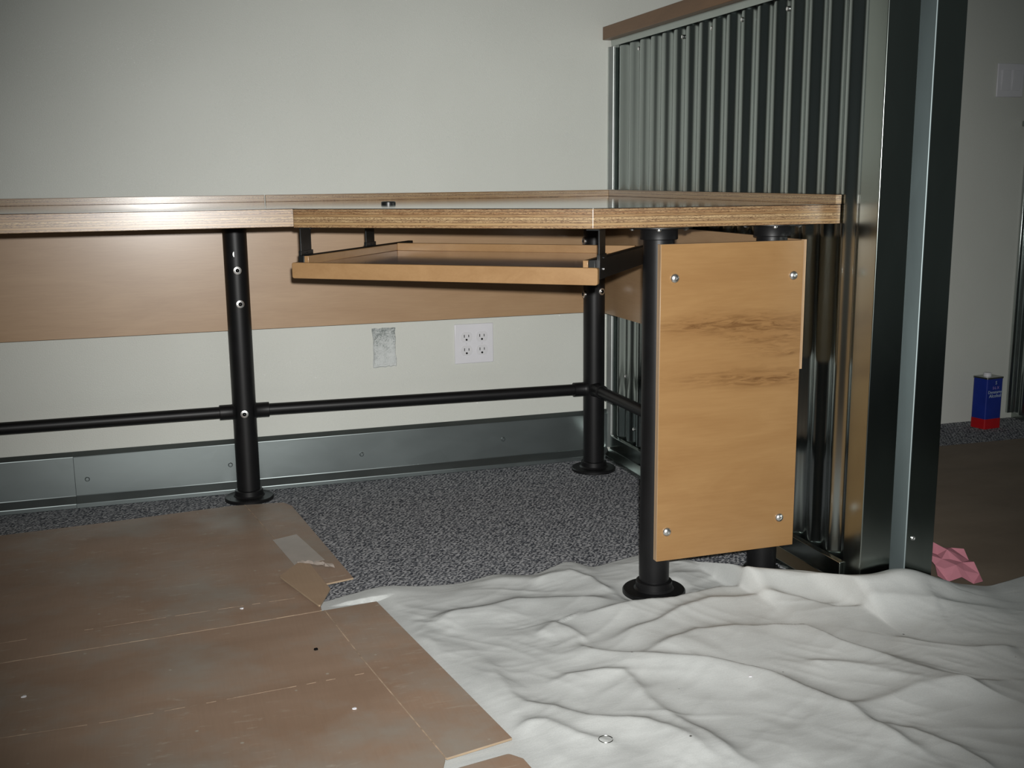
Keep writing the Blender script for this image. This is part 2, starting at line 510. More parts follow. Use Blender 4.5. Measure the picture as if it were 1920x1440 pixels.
# folded end pieces: the first wraps the corner, the second stands beyond an open slot
obj('end_wrap', MB().prism(rounded([(-0.0050, -1.206), (-0.0050, WE), (0.064, WE), (0.064, -1.196), (0.0625, -1.196), (0.0625, WE + 0.0016), (-0.0034, WE + 0.0016), (-0.0034, -1.206)], [0, 0.0025, 0.002, 0, 0, 0, 0, 0]), 0.002, 1.2175), ENDST, wr, smooth=40)
obj('end_stud', MB().prism(rounded([(0.1008, WE + 0.0004), (0.1008, WE), (0.166, WE), (0.166, -1.188), (0.1644, -1.188), (0.1644, WE + 0.0016), (0.1008, WE + 0.0016)], [0, 0, 0.002, 0, 0, 0, 0]), 0.002, 1.2175), ENDST, wr, smooth=40)
obj('end_return', MB().prism(rounded([(0.078, -1.187), (0.090, -1.225), (0.0985, WE), (0.1008, WE), (0.1008, -1.225), (0.0905, -1.187)], [0, 0.02, 0.0022, 0, 0, 0]), 0.002, 1.2175), FOLDST, wr, smooth=40)
obj('end_track', MB().box(0.066, 0.0775, -1.236, -1.187, 0.002, 0.066), ENDST, wr, bevel=0.001)
small_screw('screw', (0.0855, -1.212, 0.098), (-0.95, -0.3, 0), 0.006, wr)
small_screw('screw', (0.116, WE - 0.0003, 0.125), (0, -1, 0), 0.005, wr)
for y, z in ((-0.732, 1.180), (-0.583, 1.180), (-0.156, 1.180), (-0.088, 0.26), (-0.150, 0.113), (-0.42, 1.180), (-0.90, 1.180)):
    xx = 0.0075 - A_ * math.cos(2 * math.pi * (y - 0.012) / P_)
    small_screw('screw', (xx - 0.0002, y, z), (-1, 0, 0), 0.0055, wr)
# lower folded trim along the half wall
PT = [(0.001, 0.072), (0.012, 0.070), (0.012, 0.030), (0.029, 0.012), (0.029, 0.0), (0.001, 0.0)]
br = struct(obj('baseboard_right', MB().extrude(PT, (0, -0.030, 0), (0, -1.205, 0), (-1, 0, 0), (0, 0, 1)), ENDST, bevel=0.0012))

# second corrugated partition beyond, at the right of the frame
wf = struct(obj('wall_far', MB().box(1.512, 1.66, -0.75, 0.0, 0.0, 0.985), ENDST, smooth=0))
corr_sheet('corrugated_sheet', -0.004, -0.75, 1.500, 0.02, 0.98, wf)
obj('corner_trim', MB().box(1.484, 1.504, -0.012, -0.001, 0.02, 0.98), STEEL, wf, bevel=0.002)
obj('steel_cap', MB().box(1.465, 1.69, -0.80, -0.001, 0.985, 1.003), ENDST, wf, bevel=0.002)

# ================================================================== worktop
Z1, Z0 = 0.782, 0.744
wt = thing('worktop', (-0.55, -0.45, Z0), 'thick layered plywood corner worktop with glossy top on black pipe legs', 'worktop')
M1, M2, M3 = (-1.012, -0.737), (-0.506, -1.098), (-0.003, -1.142)
slab = rounded([(-2.6, -0.003), (-2.6, -0.702), (-0.985, -0.702), M1, M2, M3, (-0.003, -0.003)], [0, 0, 0, 0.004, 0.006, 0.002, 0])
obj('slab', MB().prism(slab, Z0, Z1 - 0.0012), PLYZ, wt, bevel=0.0012)
top = rounded([(-2.6, -0.003), (-2.6, -0.7025), (-0.985, -0.7025), (M1[0] - 0.0005, M1[1] - 0.0006), (M2[0], M2[1] - 0.0008), (M3[0], M3[1] - 0.0006), (-0.003, -0.003)], [0, 0, 0, 0.004, 0.006, 0.002, 0])
tm = MB().prism(top, Z1 - 0.0012, Z1)
tm.m = [1, 0] + [1] * (len(tm.m) - 2)
obj('top_veneer', tm, [LAM, LAMEDGE], wt)
sp = [MB().box(-2.6, -0.9965, -0.0145, -0.002, Z1, Z1 + 0.018), MB().box(-0.9935, -0.0145, -0.0145, -0.002, Z1, Z1 + 0.018),
      MB().box(-0.0145, -0.0015, -1.141, -0.002, Z1, Z1 + 0.018)]
for s_ in sp: obj('backsplash', s_, PLYS, wt, bevel=0.0008)
obj('cable_grommet', MB().lathe([(0.0165, 0), (0.0165, 0.005), (0.0145, 0.0068), (0.006, 0.0068), (0.005, 0.0045), (0.0003, 0.0045)], (-0.772, -0.53, Z1), (0, 0, 1), 28), BLACKS, wt, label='black grommet')
obj('cable_slot', MB().prism(rounded([(-0.225, -0.033), (-0.175, -0.033), (-0.175, -0.018), (-0.225, -0.018)], [0.006] * 4), Z1, Z1 + 0.0005), HOLE, wt)

# ================================================================== pipe frame
fr = thing('pipe_frame', (-0.55, -0.5, 0.0), 'black steel pipe desk frame with wooden panels under the worktop', 'desk frame')
POSTS = [(-1.084, -0.095), (-0.109, -0.138), (-0.110, -1.070), (-0.358, -1.070)]
RAD = 0.0302
legs = []
def flange(parent, x, y, z, up_, angs):
    s = 1 if up_ else -1
    pr = [(0.064, 0), (0.064, 0.006), (0.062, 0.0085), (0.041, 0.010), (0.0375, 0.014), (0.0365, 0.026), (0.034, 0.0275), (RAD - 0.002, 0.0275)] if up_ else [(0.064, 0), (0.064, 0.0022), (0.063, 0.003), (0.0375, 0.0035), (0.0365, 0.005), (0.0365, 0.023), (0.035, 0.0245), (RAD - 0.002, 0.0245)]
    f = obj('flange', MB().lathe([(r_, s * h_) for r_, h_ in pr], (x, y, z), (0, 0, 1), 40), BLACK, parent, smooth=35)
    for a in angs:
        px, py = x + 0.051 * math.cos(a), y + 0.051 * math.sin(a)
        if up_:
            obj('bolt_hole', MB().lathe([(0.0042, 0), (0.0042, 0.0006)], (px, py, z + 0.0085), (0, 0, 1), 14), HOLE, parent)
        else:
            obj('screw', MB().lathe([(0.0052, 0), (0.0052, -0.002), (0.0036, -0.0045), (0.0002, -0.0052)], (px, py, z - 0.003), (0, 0, 1), 16), SCREW, parent)
for i, (x, y) in enumerate(POSTS):
    lg = obj('leg', MB().tube((x, y, 0.004), (x, y, Z0), RAD, 44), BLACK, fr)
    legs.append(lg)
    flange(lg, x, y, 0.0012 if i != 3 else 0.0035, True, [0.35 + k * math.pi / 2 for k in range(4)])
    flange(lg, x, y, Z0, False, [-0.45 + k * math.pi / 2 for k in range(4)])

def cap_screw(parent, c, ax, r=0.0105, hexr=0.0054):
    """button head cap screw on a washer with a dark hex socket"""
    mb = MB()
    mb.lathe([(r, 0), (r, 0.0042), (r * 0.95, 0.0049), (r * 0.70, 0.0055), (hexr * 1.1, 0.0060), (hexr, 0.0060)], c, ax, 28, 0, caps=False)
    mb.lathe([(hexr, 0.0060), (hexr, 0.0030), (0.0002, 0.0030)], c, ax, 6, 1, caps=False)
    mb.lathe([(hexr * 0.35, 0.0031), (hexr * 0.2, 0.0040), (0.0002, 0.0043)], c, ax, 10, 0, caps=False)
    return obj('screw', mb, [SCREW, HOLE], parent, smooth=35)
def on_post(i, ang, z):
    x, y = POSTS[i]; a = math.radians(ang); d = (math.cos(a), math.sin(a), 0)
    return (x + d[0] * (RAD - 0.001), y + d[1] * (RAD - 0.001), z), d
for i, ang, z in ((0, -90, 0.613), (0, -86, 0.527), (0, -95, 0.239), (1, -72, 0.649), (1, -72, 0.522), (1, 183, 0.662), (1, 183, 0.513)):
    c, d = on_post(i, ang, z); cap_screw(legs[i], c, d, 0.0102)
# first leg: bright metal crescent standing in for lit wall behind an open hole
c, d = on_post(0, -100, 0.654)
cres = [(-0.0005 - 0.0032 * math.cos(t), 0.0068 * math.sin(t)) for t in (-1.57, -1.0, -0.5, 0, 0.5, 1.0, 1.57)]
obj('bolt_hole', MB().extrude(cres, Vector(c), Vector(c) + Vector(d) * 0.0016, (-d[1], d[0], 0), (0, 0, 1)), SCREW, legs[0])

# lower rails with sleeve fittings
RZ, RR, SR = 0.2415, 0.0155, 0.0195
rl = obj('rail', MB().tube((-2.6, -0.095, RZ), (-1.084 - RAD, -0.095, RZ), RR), BLACK, fr)
r2 = obj('rail', MB().tube((-1.084 + RAD, -0.095, RZ), (-0.109 - RAD, -0.138 + 0.0013, RZ), RR), BLACK, fr)
r3 = obj('rail', MB().tube((-0.110, -0.138 - RAD, RZ), (-0.110, -1.07 + RAD, RZ), RR), BLACK, fr)
def sleeve(parent, a, b):
    a, b = Vector(a), Vector(b); L = (b - a).length
    obj('sleeve_fitting', MB().lathe([(SR + 0.005, 0), (SR + 0.002, 0.004), (SR, 0.009), (SR, L - 0.001), (SR - 0.001, L), (RR, L)], a, b - a, 28), BLACK, parent)
sleeve(rl, (-1.084 - 0.024, -0.095, RZ), (-1.084 - 0.064, -0.095, RZ))
sleeve(r2, (-1.084 + 0.024, -0.095, RZ), (-1.084 + 0.064, -0.0965, RZ))
sleeve(r2, (-0.109 - 0.024, -0.137, RZ), (-0.109 - 0.062, -0.1355, RZ))
sleeve(r3, (-0.110, -0.138 - 0.024, RZ), (-0.110, -0.138 - 0.062, RZ))
sleeve(r3, (-0.110, -1.07 + 0.024, RZ), (-0.110, -1.07 + 0.062, RZ))

# wooden panels bolted to the frame
obj('modesty_panel', MB().box(-2.6, -0.068, -0.0635, -0.0515, 0.4515, 0.7165), BIRCH, fr, bevel=0.0006)
mp = MB().box(-0.0605, -0.0485, -1.098, -0.066, 0.4515, 0.7125)
mp.m = [0, 0, 1, 0, 1, 0]
obj('modesty_panel', mp, [BIRCHY, PLYX], fr)
ep = MB().box(-0.3755, -0.066, -1.1165, -1.1015, 0.086, 0.7125)
ep.m = [1, 1, 0, 1, 0, 1]
epo = obj('end_panel', ep, [BIRCHE, PLYY], fr, bevel=0.0006, label='orange birch panel with dark knots and four screws')
for x, z in ((-0.346, 0.648), (-0.088, 0.644), (-0.354, 0.146), (-0.1, 0.148)):
    obj('screw', MB().lathe([(0.0092, 0), (0.0092, 0.0008), (0.0083, 0.0030), (0.0058, 0.0050), (0.0026, 0.0058), (0.0022, 0.0046), (0.0002, 0.0046)], (x, -1.1166, z), (0, -1, 0), 26), SCREW, epo, smooth=50)

# ================================================================== keyboard tray
FL, FR = Vector((-1.020, -0.749)), Vector((-0.514, -1.140))
ta = (FR - FL).normalized(); tn = Vector((-ta.y, ta.x))
W = (FR - FL).length
def tp(u, d): q = FL + ta * u + tn * d; return (q.x, q.y)
kt = thing('keyboard_tray', (*tp(W / 2, 0.2), 0.64), 'sliding wooden keyboard tray hung on black brackets under the worktop', 'keyboard tray')
TZ0, TZ1 = 0.643, 0.675
# front strip: seen front-on it is a bar with rounded ends
fp = rounded([(0, TZ0), (W, TZ0), (W, TZ1), (0, TZ1)], [0.005] * 4)
mb = MB().extrude(fp, (*tp(0, 0), 0), (*tp(0, 0.013), 0), (ta.x, ta.y, 0), (0, 0, 1))
obj('front_strip', mb, TRAYW, kt, bevel=0.0012)
def tbox(u0, u1, d0, d1, z0, z1):
    return MB().prism([tp(u0, d0), tp(u1, d0), tp(u1, d1), tp(u0, d1)], z0, z1)
DT = 0.44
obj('tray_base', tbox(0.022, W - 0.022, 0.013, DT, 0.664, 0.6715), TRAYB, kt)
for u0, u1 in ((0.022, 0.032), (W - 0.032, W - 0.022)):
    obj('side_strip', tbox(u0, u1, 0.0135, DT, 0.6715, 0.6875), TRAYW, kt, bevel=0.001)
obj('back_strip', tbox(0.032, W - 0.032, DT - 0.012, DT, 0.6715, 0.6890), TRAYW, kt, bevel=0.001)
for sgn, u in ((1, 0.0215), (-1, W - 0.0215)):
    a, b = (u - 0.013, u) if sgn > 0 else (u, u + 0.013)
    sl = obj('slide', tbox(a, b, 0.014, DT + 0.10, 0.650, 0.6885), BLACKS, kt, bevel=0.001, label='black steel slide')
    o0, o1 = (a - 0.003, a) if sgn > 0 else (b, b + 0.003)
    for j, dd in enumerate((0.026, 0.315) if sgn > 0 else (0.034, 0.495)):
        bk = MB()
        z_low = 0.652
        bk.add(*[[(*tp(x, y), z) for z in (z_low, Z0) for x, y in ((o0, dd), (o1, dd), (o1, dd + 0.042), (o0, dd + 0.042))],
                 [(3, 2, 1, 0), (4, 5, 6, 7), (0, 1, 5, 4), (1, 2, 6, 5), (2, 3, 7, 6), (3, 0, 4, 7)]])
        # folded foot screwed to the worktop and the wider lower plate
        f0, f1 = (o0, o0 + 0.026) if sgn > 0 else (o1 - 0.026, o1)
        bk.prism([tp(f0, dd), tp(f1, dd), tp(f1, dd + 0.042), tp(f0, dd + 0.042)], Z0 - 0.003, Z0 - 0.0002)
        bk.prism([tp(o0 - 0.0015, dd - 0.003), tp(o1 + 0.0015, dd - 0.003), tp(o1 + 0.0015, dd + 0.046), tp(o0 - 0.0015, dd + 0.046)], z_low - 0.001, z_low + 0.045)
        br_ = obj('bracket', bk, BLACKS, kt, bevel=0.0005)
        for zz in (0.669, 0.69):
            e = o1 if sgn < 0 else o1
            c = (*tp(e + 0.0017, dd + 0.021), zz)
            small_screw('screw', c, (ta.x, ta.y, 0), 0.0028, br_, BLACKS if zz > 0.68 else SCREW)

# ================================================================== wall plates
wo = thing('wall_outlet', (-0.426, 0, 0.314), 'white double outlet plate with four sockets below the desk panel', 'wall outlet')
ox, oz = -0.4837, 0.3137
obj('plate', MB().box(ox, ox + 0.1158, -0.0055, -0.0003, oz, oz + 0.1143), WHITEP, wo, bevel=0.0022, seg=3)
for cx in (ox + 0.0579 - 0.023, ox + 0.0579 + 0.023):
    for cz in (oz + 0.05715 + 0.0195, oz + 0.05715 - 0.0195):
        R_ = 0.0172; pts = []
        for k in range(28):
            t = 2 * math.pi * k / 28
            pts.append((R_ * math.cos(t), max(-0.0142, min(0.0142, R_ * math.sin(t)))))
        rc = obj('receptacle', MB().extrude(pts, (cx, -0.0056, cz), (cx, -0.0072, cz), (1, 0, 0), (0, 0, 1)), WHITED, wo, bevel=0.0005)
        sm = MB()
        sm.box(cx - 0.0075, cx - 0.0055, -0.0078, -0.0070, cz - 0.001, cz + 0.0072)
        sm.box(cx + 0.0055, cx + 0.0075, -0.0078, -0.0070, cz - 0.0002, cz + 0.0066)
        sm.lathe([(0.0029, 0), (0.0029, 0.0008)], (cx, -0.0070, cz - 0.0075), (0, -1, 0), 14)
        obj('slot', sm, HOLE, rc)
    obj('screw', MB().lathe([(0.0024, 0), (0.0018, 0.001), (0.0002, 0.0012)], (cx, -0.0055, oz + 0.05715), (0, -1, 0), 12), WHITED, wo)

ls = thing('light_switch', (1.402, 0, 1.078), 'white double rocker light switch high on the grey wall', 'light switch')
obj('plate', MB().box(1.349, 1.455, -0.006, -0.0003, 1.078, 1.184), WHITEP, ls, bevel=0.003, seg=3)
for cx in (1.381, 1.423):
    rk = MB().add([(cx - 0.0165, -0.006, 1.099), (cx + 0.0165, -0.006, 1.099), (cx + 0.0165, -0.006, 1.163), (cx - 0.0165, -0.006, 1.163),
                   (cx - 0.0165, -0.0075, 1.099), (cx + 0.0165, -0.0075, 1.099), (cx + 0.0165, -0.0115, 1.163), (cx - 0.0165, -0.0115, 1.163)],
                  [(3, 2, 1, 0), (4, 5, 6, 7), (0, 1, 5, 4), (1, 2, 6, 5), (2, 3, 7, 6), (3, 0, 4, 7)])
    obj('rocker', rk, WHITEP, ls, bevel=0.0008)

# ================================================================== solvent can
ca = math.radians(5.0)
cx0, cy0 = 1.292, -0.122                       # near front-left bottom corner
ex = Vector((math.cos(ca), math.sin(ca))); ey = Vector((-math.sin(ca + 0.1), math.cos(ca + 0.1)))
CW, CDp, CH = 0.070, 0.056, 0.170
def cpnt(u, v): q = Vector((cx0, cy0)) + ex * u + ey * v; return (q.x, q.y)
can = thing('solvent_can', (*cpnt(CW / 2, CDp / 2), 0), 'blue and red metal solvent can standing by the far wall', 'can')
cpoly = lambda e=0: rounded([cpnt(-e, -e), cpnt(CW + e, -e), cpnt(CW + e, CDp + e), cpnt(-e, CDp + e)], [0.006] * 4)
obj('body', MB().prism(cpoly(), 0.034, CH), BLUE, can)
obj('base_band', MB().prism(cpoly(0.0004), 0.001, 0.0345), RED, can)
obj('rim', MB().prism(cpoly(0.0015), CH - 0.001, CH + 0.004), CANM, can)
obj('screw_cap', MB().lathe([(0.0125, 0), (0.0125, 0.012), (0.0115, 0.0135), (0.0002, 0.0135)], (*cpnt(CW * 0.42, CDp * 0.5), CH + 0.003), (0, 0, 1), 24), WHITEP, can)
def lettering(txt, u, z, size, mat):
    cu = bpy.data.curves.new('lettering', 'FONT'); cu.body = txt; cu.size = size; cu.align_x = 'CENTER'; cu.extrude = 0.0002; cu.resolution_u = 2
    t = bpy.data.objects.new('lettering_tmp', cu); C.objects.link(t)
    bpy.context.view_layer.update()
    me = bpy.data.meshes.new_from_object(t.evaluated_get(bpy.context.evaluated_depsgraph_get()))
    bpy.data.objects.remove(t)
    bx, by = cpnt(u, -0.0004)
    nrm = Vector((ex.y, -ex.x, 0))
    M_ = Matrix(((ex.x, 0, nrm.x, bx), (ex.y, 0, nrm.y, by), (0, 1, 0, z), (0, 0, 0, 1)))
    off = Vector(can['_o'])
    me.transform(Matrix.Translation(-off) @ M_)
    me.materials.clear(); me.materials.append(mat)
    o = bpy.data.objects.new('lettering', me); C.objects.link(o); o.parent = can
    return o
lettering('S', CW * 0.55, 0.150, 0.016, LET)
lettering('S·L·X', CW * 0.55, 0.134, 0.013, LETP)
lettering('Denatured', CW * 0.53, 0.120, 0.0145, LET)
lettering('Alcohol', CW * 0.53, 0.1065, 0.0165, LET)

# ================================================================== floor coverings
# flattened cardboard box: panels, flaps split by slits, creases, a folded tab and tape
def smoothstep(a, b, x): t = np.clip((x - a) / (b - a), 0, 1); return t * t * (3 - 2 * t)
CB0, CB1 = 0.0062, 0.0100
cb = thing('cardboard_box', (-1.35, -0.9, 0), 'flattened brown cardboard box lying over the grey carpet', 'cardboard box')
def cpart(name, poly, z0=CB0, z1=CB1, mats=None, bevel=0.0006):
    m_ = MB().prism(poly, z0, z1); m_.m = [0, 0] + [1] * (len(m_.m) - 2)
    return obj(name, m_, mats or [CARD, CARDE], cb, bevel=bevel, smooth=0)
cpart('panel', [(-2.7, -0.31), (-1.70, -0.236), (-1.44, -0.213), (-1.141, -0.176), (-1.104, -0.180), (-1.036, -0.640), (-1.006, -0.800), (-1.018, -0.955), (-1.14, -0.969), (-1.341, -0.985), (-1.588, -1.005), (-2.7, -1.09)])
cpart('panel', [(-2.7, -1.0915), (-1.588, -1.0065), (-1.341, -0.9865), (-1.14, -0.9705), (-1.013, -0.9575), (-0.983, -1.20), (-0.929, -1.572), (-0.94, -1.60), (-0.92, -1.75), (-0.86, -2.25), (-2.7, -2.35)])
cpart('flap', rounded([(-1.1025, -0.180), (-1.005, -0.192), (-0.988, -0.228), (-0.928, -0.800), (-1.0045, -0.818), (-1.0045, -0.80), (-1.0345, -0.640)], [0, 0.012, 0.006, 0, 0, 0, 0]))
cpart('flap', [(-1.0115, -0.957), (-0.907, -0.945), (-0.819, -1.549), (-0.9275, -1.573), (-0.9815, -1.20)])
cpart('flap', rounded([(-0.930, -1.606), (-0.838, -1.590), (-0.822, -1.61), (-0.760, -2.20), (-0.8585, -2.25), (-0.9185, -1.75)], [0, 0.008, 0.008, 0, 0, 0]))
cpart('folded_tab', rounded([(-1.078, -0.760), (-1.030, -0.690), (-1.006, -0.705), (-0.987, -0.868), (-1.021, -0.955)], [0.012, 0.006, 0.004, 0.006, 0.004]), CB1 + 0.0050, CB1 + 0.0090, [CARDL, CARDE])
tp_ = MB()
# tape patch, with a wrinkled torn end
obj('tape', MB().prism([(-1.064, -0.492), (-1.006, -0.468), (-0.969, -0.668), (-1.036, -0.686)], CB1 + 0.0001, CB1 + 0.0005), TAPE, cb, smooth=0, label='pale strip of packing tape')
wz = MB()
vs = []; fs = []
for i in range(13):
    u = i / 12
    for j in range(4):
        v = j / 3
        x = -1.030 + 0.070 * u + v * 0.004 * math.sin(i * 1.7)
        y = -0.662 - 0.045 * u ** 2 - 0.022 * v
        z = CB1 + 0.001 + 0.006 * abs(math.sin(i * 1.3 + j * 2.1)) * (1 if 0 < j < 3 else 0.25)
        vs.append((x, y, z))
for i in range(12):
    for j in range(3):
        fs.append((i * 4 + j, i * 4 + 4 + j, i * 4 + 5 + j, i * 4 + 1 + j))
wz.add(vs, fs)
obj('tape', wz, TAPE, cb, smooth=0)
# worn creases scored across the panels
def strip(pts, wd):
    L, R_ = [], []
    for i, p in enumerate(pts):
        a = Vector(pts[max(0, i - 1)]); b = Vector(pts[min(len(pts) - 1, i + 1)])
        nn = Vector((-(b - a).y, (b - a).x)).normalized() * wd / 2
        L.append(tuple(Vector(p) + nn)); R_.append(tuple(Vector(p) - nn))
    return L + R_[::-1]
DASH = MB()
for pts, wd in (([(-1.62, -0.915), (-1.308, -0.889), (-1.112, -0.876), (-1.06, -0.873)], 0.0022), ([(-1.7, -1.294), (-1.397, -1.293), (-1.155, -1.272), (-0.99, -1.258)], 0.0022),
                ([(-1.103, -0.180), (-1.0355, -0.640), (-1.006, -0.80)], 0.0034), ([(-1.0125, -0.957), (-0.9825, -1.20), (-0.9285, -1.572)], 0.0034), ([(-1.70, -1.0155), (-1.341, -0.9860), (-1.14, -0.9700), (-1.02, -0.9575)], 0.003)):
    cm = MB() if wd > 0.0033 else DASH; rq = random.Random(int(abs(pts[0][1]) * 1e4))
    for a_, b_ in zip(pts[:-1], pts[1:]):
        a_, b_ = Vector(a_), Vector(b_); nseg = max(1, int((b_ - a_).length / 0.016))
        for k in range(nseg):
            if wd < 0.0033 and rq.random() < 0.38: continue
            p0, p1 = a_.lerp(b_, k / nseg), a_.lerp(b_, (k + 0.97) / nseg)
            cm.prism(strip([tuple(p0), tuple(p1)], wd * rq.uniform(0.45, 0.85)), CB1 - 0.002, CB1 + 0.0003)
    if wd > 0.0033:
        obj('crease', MB().prism(strip(pts, wd * 0.6), CB1 - 0.002, CB1 + 0.0003), CREASE, cb, smooth=0)

obj('worn_scores', DASH, CREASE, cb, smooth=0)['kind'] = 'stuff'

# brown sheet covering the floor beyond the half wall
tag(obj('floor_paper', MB().prism([(0.19, -0.245), (0.95, -0.262), (2.6, -0.30), (2.6, -2.2), (0.19, -2.2)], 0.0008, 0.003), FARB, smooth=0, bevel=0.0005),
    'dark brown protective sheet covering the floor beyond the half wall', 'floor covering')

# ------------------------------------------------------------------ canvas drop cloth
rear = np.array([(-1.12, -0.905, 0.003), (-1.02, -0.893, 0.004), (-0.95, -0.886, 0.005), (-0.904, -0.878, 0.010), (-0.868, -0.880, 0.012), (-0.80, -0.893, 0.006), (-0.725, -0.899, 0.004),
                 (-0.68, -0.889, 0.005), (-0.643, -0.882, 0.009), (-0.60, -0.895, 0.006), (-0.562, -0.908, 0.005), (-0.52, -0.893, 0.010), (-0.473, -0.876, 0.016), (-0.445, -0.892, 0.010), (-0.429, -0.908, 0.005),
                 (-0.36, -0.887, 0.006), (-0.294, -0.868, 0.006), (-0.25, -0.890, 0.006), (-0.215, -0.96, 0.012), (-0.197, -1.10, 0.052), (-0.186, -1.136, 0.055), (-0.149, -1.138, 0.050), (-0.111, -1.141, 0.044),
                 (-0.067, -1.152, 0.040), (-0.046, -1.20, 0.048), (-0.034, -1.268, 0.066), (0.012, -1.279, 0.066), (0.062, -1.277, 0.071), (0.087, -1.277, 0.068), (0.138, -1.279, 0.050), (0.205, -1.285, 0.022),
                 (0.281, -1.292, 0.008), (0.344, -1.282, 0.009), (0.42, -1.270, 0.012), (0.60, -1.30, 0.010), (0.95, -1.34, 0.008)])
NX, NY = 460, 330
seglen = np.r_[0, np.cumsum(np.hypot(np.diff(rear[:, 0]), np.diff(rear[:, 1])))]
ss = np.linspace(0, seglen[-1], NX)
RX, RY, RZr = (np.interp(ss, seglen, rear[:, k]) for k in range(3))
def smooth1(a, k=3):
    b = np.pad(a, k, mode='edge'); return np.convolve(b, np.ones(2 * k + 1) / (2 * k + 1), 'valid')
RX, RY, RZr = smooth1(RX), smooth1(RY), smooth1(RZr)
tt = np.linspace(0, 1, NY) ** 1.15
FXs = np.linspace(-1.12, 1.0, NX)
FX = RX * 0.75 + FXs * 0.25
X = RX[None, :] * (1 - tt[:, None]) + FX[None, :] * tt[:, None]
Y = RY[None, :] * (1 - tt[:, None]) + (-2.35) * tt[:, None]

def vnoise(x, y, sc, seed):
    rs = np.random.RandomState(seed); g = rs.rand(64, 64)
    u, v = x * sc, y * sc
    i, j = np.floor(u).astype(int), np.floor(v).astype(int)
    a, b = u - i, v - j
    a = a * a * (3 - 2 * a); b = b * b * (3 - 2 * b)
    f = lambda p, q: g[p % 64, q % 64]
    return (f(i, j) * (1 - a) + f(i + 1, j) * a) * (1 - b) + (f(i, j + 1) * (1 - a) + f(i + 1, j + 1) * a) * b

# folds: crest polyline, height, width towards the viewer, width behind
FOLDS = [
    ([(-0.84, -1.094), (-0.769, -1.067), (-0.642, -1.041), (-0.574, -1.056), (-0.45, -1.112)], 0.018, 0.026, 0.030),
    ([(-0.579, -1.155), (-0.497, -1.148), (-0.432, -1.145), (-0.367, -1.150), (-0.303, -1.145), (-0.244, -1.130), (-0.176, -1.150), (-0.071, -1.185), (0.037, -1.29), (0.115, -1.30), (0.159, -1.32)], 0.022, 0.045, 0.018),
    ([(-0.568, -1.277), (-0.494, -1.253), (-0.403, -1.222), (-0.299, -1.197), (-0.198, -1.205), (-0.129, -1.249), (-0.084, -1.307), (-0.013, -1.341), (0.085, -1.362), (0.232, -1.408)], 0.020, 0.045, 0.020),
    ([(-0.542, -1.359), (-0.473, -1.337), (-0.373, -1.298), (-0.305, -1.312), (-0.246, -1.333), (-0.19, -1.363), (-0.172, -1.443), (-0.135, -1.507), (-0.101, -1.569), (-0.068, -1.643), (-0.028, -1.715)], 0.024, 0.042, 0.022),
    ([(-0.605, -1.231), (-0.599, -1.283), (-0.588, -1.308), (-0.524, -1.358), (-0.466, -1.404), (-0.394, -1.449), (-0.346, -1.498), (-0.314, -1.579), (-0.299, -1.628), (-0.284, -1.733), (-0.258, -1.837)], 0.022, 0.034, 0.018),
    ([(-0.726, -1.388), (-0.663, -1.382), (-0.603, -1.391), (-0.577, -1.402), (-0.571, -1.467), (-0.564, -1.549), (-0.546, -1.628), (-0.529, -1.708), (-0.503, -1.752)], 0.017, 0.028, 0.016),
    ([(-0.782, -1.251), (-0.777, -1.336), (-0.775, -1.417), (-0.764, -1.453), (-0.731, -1.483), (-0.693, -1.536), (-0.659, -1.557), (-0.611, -1.579), (-0.589, -1.613), (-0.571, -1.676), (-0.56, -1.727)], 0.018, 0.030, 0.018),
    ([(-0.825, -1.528), (-0.786, -1.517), (-0.761, -1.526), (-0.728, -1.579), (-0.68, -1.629)], 0.010, 0.020, 0.014),
    ([(-0.268, -1.466), (-0.211, -1.509), (-0.158, -1.553), (-0.111, -1.628)], 0.009, 0.016, 0.012),
    ([(-0.317, -1.633), (-0.224, -1.628), (-0.111, -1.628), (0.024, -1.645)], 0.012, 0.022, 0.016),
    ([(-0.285, -1.698), (-0.235, -1.733), (-0.207, -1.793), (-0.191, -1.861)], 0.012, 0.022, 0.014),
    ([(-0.865, -1.111), (-0.844, -1.169), (-0.848, -1.263), (-0.861, -1.365)], 0.010, 0.016, 0.012),
    ([(-0.666, -1.207), (-0.613, -1.174), (-0.593, -1.22), (-0.574, -1.265)], 0.012, 0.022, 0.016),
    ([(-0.588, -0.949), (-0.496, -0.932), (-0.457, -0.979), (-0.445, -1.063)], 0.014, 0.026, 0.022),
    ([(-0.297, -1.003), (-0.23, -1.021), (-0.22, -1.07)], 0.008, 0.022, 0.020),
    ([(-0.068, -1.431), (-0.018, -1.485), (0.043, -1.535), (0.129, -1.556)], 0.014, 0.026, 0.018),
]
Z = np.zeros_like(X)
wx = X + 0.012 * (vnoise(X + 9, Y + 9, 14, 1) - 0.5); wy = Y + 0.012 * (vnoise(X + 5, Y + 5, 14, 2) - 0.5)
